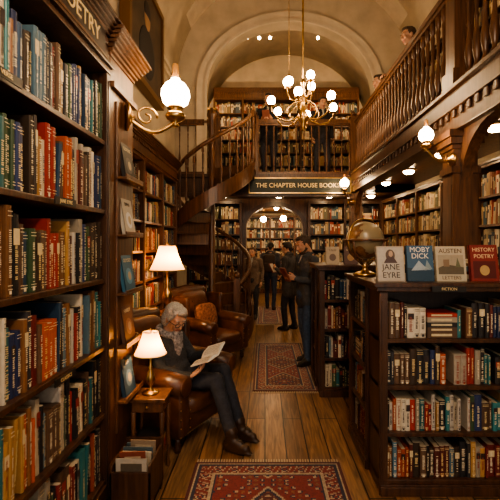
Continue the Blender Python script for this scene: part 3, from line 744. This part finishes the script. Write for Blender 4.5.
def head(M,hair,parent,voxel=.006,style='short',beard=None,glasses=False,down=False,s=1.0):
    M=M@S(s,s,s)
    P=[('e',(-.012,0,.03),(.092,.074,.088),None,0),('e',(.018,0,-.025),(.068,.060,.085),None,0),('e',(.05,0,-.088),(.028,.032,.024),None,0),
       ('c',(.082,0,.018),(.105,0,-.024),.009,.013,0),('e',(.093,0.013,-.028),(.012,.009,.008),None,0),('e',(.093,-.013,-.028),(.012,.009,.008),None,0),
       ('c',(.074,-.042,.032),(.074,.042,.032),.012,.012,0),('e',(.06,.035,-.022),(.025,.022,.025),None,0),('e',(.06,-.035,-.022),(.025,.022,.025),None,0),
       ('e',(-.005,.077,-.002),(.020,.010,.032),None,0),('e',(-.005,-.077,-.002),(.020,.010,.032),None,0),
       ('c',(.0,.05,-.07),(.045,.025,-.09),.018,.016,0),('c',(.0,-.05,-.07),(.045,-.025,-.09),.018,.016,0),
       ('c',(-.025,0,-.06),(-.04,0,-.15),.056,.058,0),
       ('c',(.079,-.02,-.056),(.079,.02,-.056),.008,.008,1),('c',(.080,-.016,-.066),(.080,.016,-.066),.008,.008,1)]
    if beard: P+=[('e',(.045,0,-.082),(.04,.045,.034),None,2),('c',(.0,.058,-.04),(.05,.03,-.09),.018,.02,2),('c',(.0,-.058,-.04),(.05,-.03,-.09),.018,.02,2)]
    mats=[SKIN,LIP]+([beard] if beard else [])
    blob('head',P,mats,voxel,3,0,M,parent)
    if style=='short':
        H=[('e',(-.025,0,.045),(.090,.081,.085),None,0),('e',(.02,0,.098),(.06,.06,.028),None,0),('c',(-.07,0,.0),(-.07,0,-.05),.05,.035,0),('e',(-.02,.066,.03),(.05,.018,.04),None,0),('e',(-.02,-.066,.03),(.05,.018,.04),None,0)]
    elif style=='bob':
        H=[('e',(-.03,0,.048),(.095,.088,.09),None,0),('e',(.028,0,.100),(.062,.066,.032),None,0),('e',(-.045,.066,-.01),(.05,.028,.075),None,0),('e',(-.045,-.066,-.01),(.05,.028,.075),None,0),('e',(-.075,0,-.02),(.05,.07,.08),None,0),
           ('c',(.05,.055,.085),(.02,.078,.02),.018,.016,0),('c',(.05,-.055,.085),(.02,-.078,.02),.018,.016,0),('e',(.058,.02,.09),(.028,.035,.022),None,0)]
    else:
        H=[('e',(-.03,0,.045),(.093,.086,.088),None,0),('c',(-.07,0,.0),(-.08,0,-.17),.07,.05,0),('c',(-.03,.07,.02),(-.04,.07,-.15),.03,.025,0),('c',(-.03,-.07,.02),(-.04,-.07,-.15),.03,.025,0),('e',(.02,0,.098),(.055,.06,.028),None,0)]
    blob('hair',H,[hair],voxel,2,.014,M,parent,TEXH)
    m=MB()
    for sy in (1,-1):
        m.ell((.074,sy*.030,.008),(.010,.0125,.0055),0,12,8); m.ell((.0815,sy*.030,.0075),(.0035,.0055,.0050),1,10,6)
        m.ell((.0735,sy*.030,.014),(.0125,.016,.006),3,12,8)
        m.tube([(.086,sy*.016,.03),(.09,sy*.031,.037),(.08,sy*.048,.032)],.0032,6,2)
        if down: m.ell((.075,sy*.030,.011),(.0125,.0155,.008),3,12,8)
    if glasses:
        for sy in (1,-1):
            m.tube([(.103,sy*.033+.024*math.cos(2*pi*i/20),.004+.019*math.sin(2*pi*i/20)) for i in range(20)],.0024,6,4,closed=True)
            m.tube([(.102,sy*.056,.008),(.05,sy*.078,.012),(-.01,sy*.084,.012)],.0024,5,4)
        m.tube([(.103,-.01,.008),(.106,0,.01),(.103,.01,.008)],.0024,5,4)
    m.obj('face_details',[EYEW,IRIS,hair,SKIN,BLACK],M,parent)
def hand_prims(w,xd,palm,thumb,s=1,curl=(.3,.4,.3),sp=1):
    w=Vector(w);x=Vector(xd).normalized();n=Vector(palm);n=(n-x*n.dot(x)).normalized();t=x.cross(n)
    if t.dot(Vector(thumb))<0: t=-t
    def P(a,b,c): return w+x*a*s+t*b*s+n*c*s
    pr=[]
    for b,L in ((.029,.9),(.010,1.0),(-.010,.94),(-.028,.75)):
        base=P(.085-abs(b-.005)*.25,b,0); pr.append(('c',P(0,b*.55,0),base,.0155*s,.0115*s,0))
        th=0;p=base
        for l,c,ra,rb in ((.042,curl[0],.0095,.0088),(.027,curl[1],.0088,.008),(.021,curl[2],.008,.007)):
            th+=c; q=p+(x*math.cos(th)+n*math.sin(th)+t*b*2.2*sp)*l*L*s; pr.append(('c',p,q,ra*s,rb*s,0)); p=q
    a=P(.018,.022,.004);b=P(.050,.050,.014);c=P(.078,.058,.024);d=P(.1,.054,.030)
    pr+=[('c',a,b,.016*s,.012*s,0),('c',b,c,.0115*s,.0095*s,0),('c',c,d,.0095*s,.0075*s,0),('c',w-x*.05*s,w,.024*s,.022*s,0)]
    return pr
def stand(name,loc,yaw,H=1.72,coat=(.02,.022,.028),pants=(.02,.03,.055),hair=(.03,.018,.01),style='short',arms='down',shoe=(.02,.012,.008),stride=.05,vox=.014,coatlen=.0,headyaw=0,headpitch=.15,beard=None,pack=None,bulk=1.0,headvox=.008,lean=0.0,shirt=(.45,.42,.38)):
    e=empty(name); k=H/1.72
    M=T(*loc)@RZ(yaw)@S(k,k,k)
    cm=simple('coat_cloth',coat,.85,var=.25,scale=25,bump=.2); pm=simple('trouser_cloth',pants,.85,var=.3,scale=30,bump=.2); sm=simple('shoe_leather',shoe,.5); hm=simple('hair',hair,.6,var=.4,scale=60); shm=simple('shirt_cloth',shirt,.8)
    P=[]
    b=bulk
    lx=lean
    for s,st in ((1,stride),(-1,-stride)):
        an=(st-.02,s*.10,.085); kn=(st*.6+.03,s*.105,.49); hp=(0,s*.088,.90)
        P+=[('c',hp,kn,.092,.066,1),('c',kn,an,.064,.05,1),('c',(an[0]-.035,an[1],.045),(an[0]+.13,an[1]+s*.015,.035),.042,.034,2),('c',(an[0]-.02,an[1],.06),(an[0]+.05,an[1],.06),.045,.04,2),('e',(an[0]+.06,an[1]+s*.008,.016),(.13,.045,.016),None,2)]
    P+=[('e',(0,0,.93),(.125*b,.165*b,.12),None,1),('e',(lx*.5,0,1.17),(.118*b,.160*b,.34+coatlen*.3),None,0),('e',(lx*.8,0,1.30),(.125*b,.178*b,.17),None,0),
        ('c',(lx,-.15,1.405),(lx,.15,1.405),.062,.062,0),('c',(lx,0,1.42),(lx+.01,0,1.485),.075,.06,0),('c',(lx,0,1.45),(lx+.02,0,1.54),.056,.052,3),
        ('c',(0,.062,1.06),(0,.066,.93-coatlen),.113*b,.112+.01*b,0),('c',(0,-.062,1.06),(0,-.066,.93-coatlen),.113*b,.112+.01*b,0),
        ('c',(lx+.050,0,1.475),(lx+.098,0,1.36),.030,.026,4)]
    hands=[]
    for s in (1,-1):
        sh=Vector((lx,s*.185,1.40))
        if arms=='down': el=Vector((lx-.03,s*.235,1.13)); wr=Vector((lx+.05,s*.235,.90)); pd=(0,-s,0); td=(1,0,0)
        elif arms=='hold': el=Vector((lx+.02,s*.235,1.12)); wr=Vector((lx+.22,s*.11,1.16)); pd=(0,-s,.3); td=(0,-s*.2,1)
        elif arms=='rail': el=Vector((lx+.08,s*.26,1.14)); wr=Vector((lx+.24,s*.22,1.13)); pd=(0,0,-1); td=(0,-s,0)
        else:
            if s==1: el=Vector((lx+.0,s*.24,1.12)); wr=Vector((lx+.22,s*.13,1.20)); pd=(0,-s,.3); td=(0,-s*.2,1)
            else: el=Vector((lx-.03,s*.235,1.13)); wr=Vector((lx+.05,s*.235,.90)); pd=(0,-s,0); td=(1,0,0)
        P+=[('c',sh,el,.062*b,.050*b,0),('c',el,wr,.050*b,.038*b,0)]
        xd=wr-el
        hands+=hand_prims(wr+xd.normalized()*.02,xd,pd,td,.95,(.5,.5,.4))
    blob('body',P,[cm,pm,sm,SKIN,shm],vox,4,.022,M,e)
    blob('hands',hands,[SKIN],.0065,1,0,M,e)
    HM=M@T(lx+.055,0,1.60)@RZ(headyaw)@RY(headpitch)
    head(HM,hm,e,headvox,style,simple('beard',beard,.8) if beard else None,s=1.05)
    m=MB()
    # folded collar open at the front and coat front edge
    m.tube([(lx+.005+.078*math.cos(a),.080*math.sin(a),1.475-.025*math.cos(a)) for a in [math.radians(28+304*i/22) for i in range(23)]],.018,8,0,M=M)
    for s in (1,-1): m.tube([(lx+.072,s*.035,1.455),(lx+.108,s*.045,1.40),(lx+.126*b,s*.018,1.32)],.013,8,0,M=M)
    m.obj('collar',[cm],parent=e)
    if arms in ('hold','one'):
        m=MB(); MM=M@T(lx+.33,.0 if arms=='hold' else .08,1.21)@RY(.5); m.box(-.01,.01,-.07,.07,-.1,.1,0,(.2,.06,.04),M=MM); m.box(-.012,-.01,-.06,.06,-.09,.09,0,(.6,.55,.45),M=MM); m.obj('held_book',[BOOKM],parent=e,attr=True)
    if pack:
        m=MB(); m.rbox((-.20+lx*.6,0,1.2),(.17,.30,.44),.06,0,M=M,n=4); m.rbox((-.29+lx*.6,0,1.1),(.06,.22,.22),.025,0,M=M)
        for s in (1,-1): m.tube([(-.13,s*.1,1.42),(-.02,s*.11,1.475),(.1,s*.12,1.40),(.14,s*.13,1.25),(.06,s*.18,1.08),(-.12,s*.13,1.02)],.018,6,0,M=M)
        m.obj('backpack',[simple('pack_canvas',pack,.8)],parent=e)
    return e
stand('browsing_man',(.58,5.55,.013),math.radians(205),1.76,(.055,.06,.07),(.04,.07,.13),(.05,.03,.02),arms='hold',coatlen=.08,headpitch=.35,vox=.010,beard=(.06,.035,.02),stride=.06,bulk=1.06,pack=None,headvox=.005)
stand('standing_shopper',(.47,7.8,0),math.radians(150),1.70,(.05,.045,.045),(.02,.02,.03),(.02,.012,.01),arms='one',coatlen=.2)
stand('walking_woman',(-.27,9.0,.013),math.radians(255),1.58,(.16,.11,.08),(.03,.03,.035),(.08,.04,.02),style='long',arms='down',coatlen=.25,stride=.12)
stand('walking_man',(.14,10.2,.013),math.radians(80),1.70,(.07,.07,.08),(.03,.04,.07),(.02,.015,.01),arms='down',stride=.12,pack=(.05,.03,.02))
stand('balcony_visitor',(.08,8.4,3.0),math.radians(260),1.80,(.012,.014,.02),(.02,.02,.03),(.02,.012,.01),arms='hold',coatlen=.1)
stand('balcony_visitor',(1.2,8.45,3.0),math.radians(280),1.74,(.02,.02,.025),(.03,.03,.04),(.03,.02,.01),arms='down')
stand('gallery_visitor',(2.17,7.3,3.0),math.radians(185),1.74,(.12,.10,.09),(.03,.04,.06),(.05,.03,.02),arms='rail',lean=.04)
stand('gallery_visitor',(2.17,5.75,3.0),math.radians(190),1.76,(.22,.19,.17),(.03,.03,.04),(.06,.035,.02),arms='rail',lean=.06)

def seated():
    e=empty('seated_woman')
    CG=simple('charcoal_knit',(.032,.035,.042),.9,var=.4,scale=70,bump=.4); TR=simple('dark_trousers',(.018,.021,.032),.8,var=.3,scale=40,bump=.2); BT=simple('boot_leather',(.04,.02,.01),.4)
    F=Vector((math.cos(math.radians(-25)),math.sin(math.radians(-25)),0)); L=Vector((-F.y,F.x,0)); U=Vector((0,0,1))
    P0=Vector((-.79,3.59,.46))
    N=P0-F*.11+U*.385
    R3=Matrix((( F.x,L.x,0),(F.y,L.y,0),(0,0,1)))
    P=[('e',P0,(.14,.18,.115),R3,1),('e',P0+U*.07-F*.03,(.135,.175,.13),R3,0),('e',P0+U*.17-F*.06,(.125,.16,.15),R3,0),('e',P0+U*.27-F*.09,(.122,.172,.13),R3,0),
       ('c',N-L*.13-U*.05,N+L*.13-U*.05,.062,.062,0),('c',N-U*.03,N+F*.03+U*.08,.055,.05,3)]
    legs=((-1,P0-L*.095-U*.01,Vector((-.41,3.34,.52)),Vector((-.27,3.20,.13))),(1,P0+L*.095-U*.01,Vector((-.37,3.51,.55)),Vector((-.215,3.40,.13))))
    for s,h,k,a in legs:
        P+=[('c',h,k,.095,.068,1),('c',k,a,.066,.050,1),('c',a+U*.02,a-U*.03,.052,.048,2),('c',a-U*.075-F*.03,a-U*.085+F*.13,.045,.036,2),('c',a-U*.05,a-U*.06+F*.07,.046,.042,2),('e',a-U*.112+F*.055,(.14,.047,.016),R3,2)]
    bc=Vector((-.46,3.36,.705))
    n=(-F*.38+U*.88-L*.34).normalized(); u=(F-n*F.dot(n)).normalized(); w=n.cross(u)
    hp=[]
    for s in (-1,1):
        sh=N+L*s*.165-U*.055; 
        hold=bc+w*s*.135-u*.04-n*.014
        xd=(u*.85-w*s*.4+n*.1).normalized()
        wr=hold-xd*.085-n*.01
        el=(N+L*s*.235-U*.26+F*.12)
        P+=[('c',sh,el,.062,.052,0),('c',el,wr-xd*.01,.052,.036,0)]
        hp+=hand_prims(wr,xd,n-w*s*.25,-w*s*.4+n,.95,(.2,.35,.35))
    blob('body',P,[CG,TR,BT,SKIN],.010,4,.020,None,e)
    blob('hands',hp,[SKIN],.0045,1,0,None,e)
    GH=simple('grey_hair',(.42,.40,.37),.55,var=.35,scale=90)
    HC=N+U*.14+F*.09
    head(T(*HC)@RZ(math.radians(-45))@RY(.45),GH,e,.005,'bob',None,True,True,1.05)
    SC_=simple('patterned_scarf',(.26,.24,.24),.9,var=.8,scale=45,bump=.3)
    S_=[]
    C=N+U*.025+F*.01
    for i in range(18):
        a=2*pi*i/18; a2=2*pi*(i+1)/18
        f=lambda q:C+F*.082*math.cos(q)+L*.088*math.sin(q)-U*.03*math.cos(q)
        S_.append(('c',f(a),f(a2),.032,.032,0))
    q=C+F*.10-U*.02-L*.02
    S_+= [('c',q,q-U*.10+F*.02,.04,.045,0),('c',q-U*.10+F*.02,q-U*.24+F*.015-L*.02,.042,.035,0),('c',q+L*.05,q+L*.07-U*.18,.035,.032,0)]
    blob('scarf',S_,[SC_],.009,2,.02,None,e)
    m=MB()
    for s,h,k,a in legs:
        for j in range(4):
            c=a+F*(.045+.02*j)-U*(.005+.012*j); m.tube([c-L*.025,c+L*.025],.004,5,0)
    m.obj('boot_laces',[BLACK],parent=e)
    Bk=Matrix(((w.x,u.x,n.x,bc.x),(w.y,u.y,n.y,bc.y),(w.z,u.z,n.z,bc.z),(0,0,0,1)))
    m=MB()
    for s in (-1,1):
        K=8; W=.14
        for lay,(off,mi) in enumerate(((0,1),(.012,0))):
            vs=[];fs=[]
            for j in range(K+1):
                t=j/K; x=s*W*t; z=off+(.03*t if mi else .03*t+.012*math.sin(pi*min(1,t*1.2)))
                ww=.105 if mi else .1
                vs+=[(x,-ww,z),(x,ww,z)]
            for j in range(K): fs.append((2*j,2*j+1,2*j+3,2*j+2))
            m.add(vs,fs,mi,(1,1,1),True,Bk)
        for yy in (-.1,.1):
            vs=[];fs=[]
            for j in range(K+1):
                t=j/K; x=s*W*t; vs+=[(x,yy,.001+.03*t),(x,yy,.012+.03*t+.012*math.sin(pi*min(1,t*1.2)))]
            for j in range(K): fs.append((2*j,2*j+1,2*j+3,2*j+2))
            m.add(vs,fs,0,(1,1,1),False,Bk)
        m.add([(s*W,-.1,.031),(s*W,.1,.031),(s*W,.1,.042),(s*W,-.1,.042)],[(0,1,2,3)],0,(1,1,1),False,Bk)
        for r in range(14):
            vs=[];fs=[]
            for j in range(5):
                t=.15+.75*j/4; z=.0132+.03*t+.012*math.sin(pi*min(1,t*1.2)); y=.08-.0115*r; vs+=[(s*W*t,y,z),(s*W*t,y-.003,z)]
            for j in range(4): fs.append((2*j,2*j+1,2*j+3,2*j+2))
            m.add(vs,fs,2,(1,1,1),False,Bk)
    m.obj('open_book',[PAPER,simple('book_cover',(.05,.05,.06),.6),simple('print_ink',(.3,.28,.25),.8)],parent=e)
seated()

# ---------------------------------------------------------------- world, camera
w=bpy.data.worlds.new('World'); SC.world=w; w.use_nodes=True
bg=w.node_tree.nodes['Background']; bg.inputs['Color'].default_value=(1,.88,.76,1); bg.inputs['Strength'].default_value=2.1
try: SC.view_settings.look='AgX - Medium High Contrast'
except Exception: pass
cd=bpy.data.cameras.new('Camera'); cd.lens=28.8; cd.sensor_width=36; cd.shift_x=-.03; cd.shift_y=-.01; cd.clip_start=.05
cam=bpy.data.objects.new('Camera',cd); COL.objects.link(cam); cam.location=(0,0,1.65); cam.rotation_euler=(pi/2,0,0)
SC.camera=cam
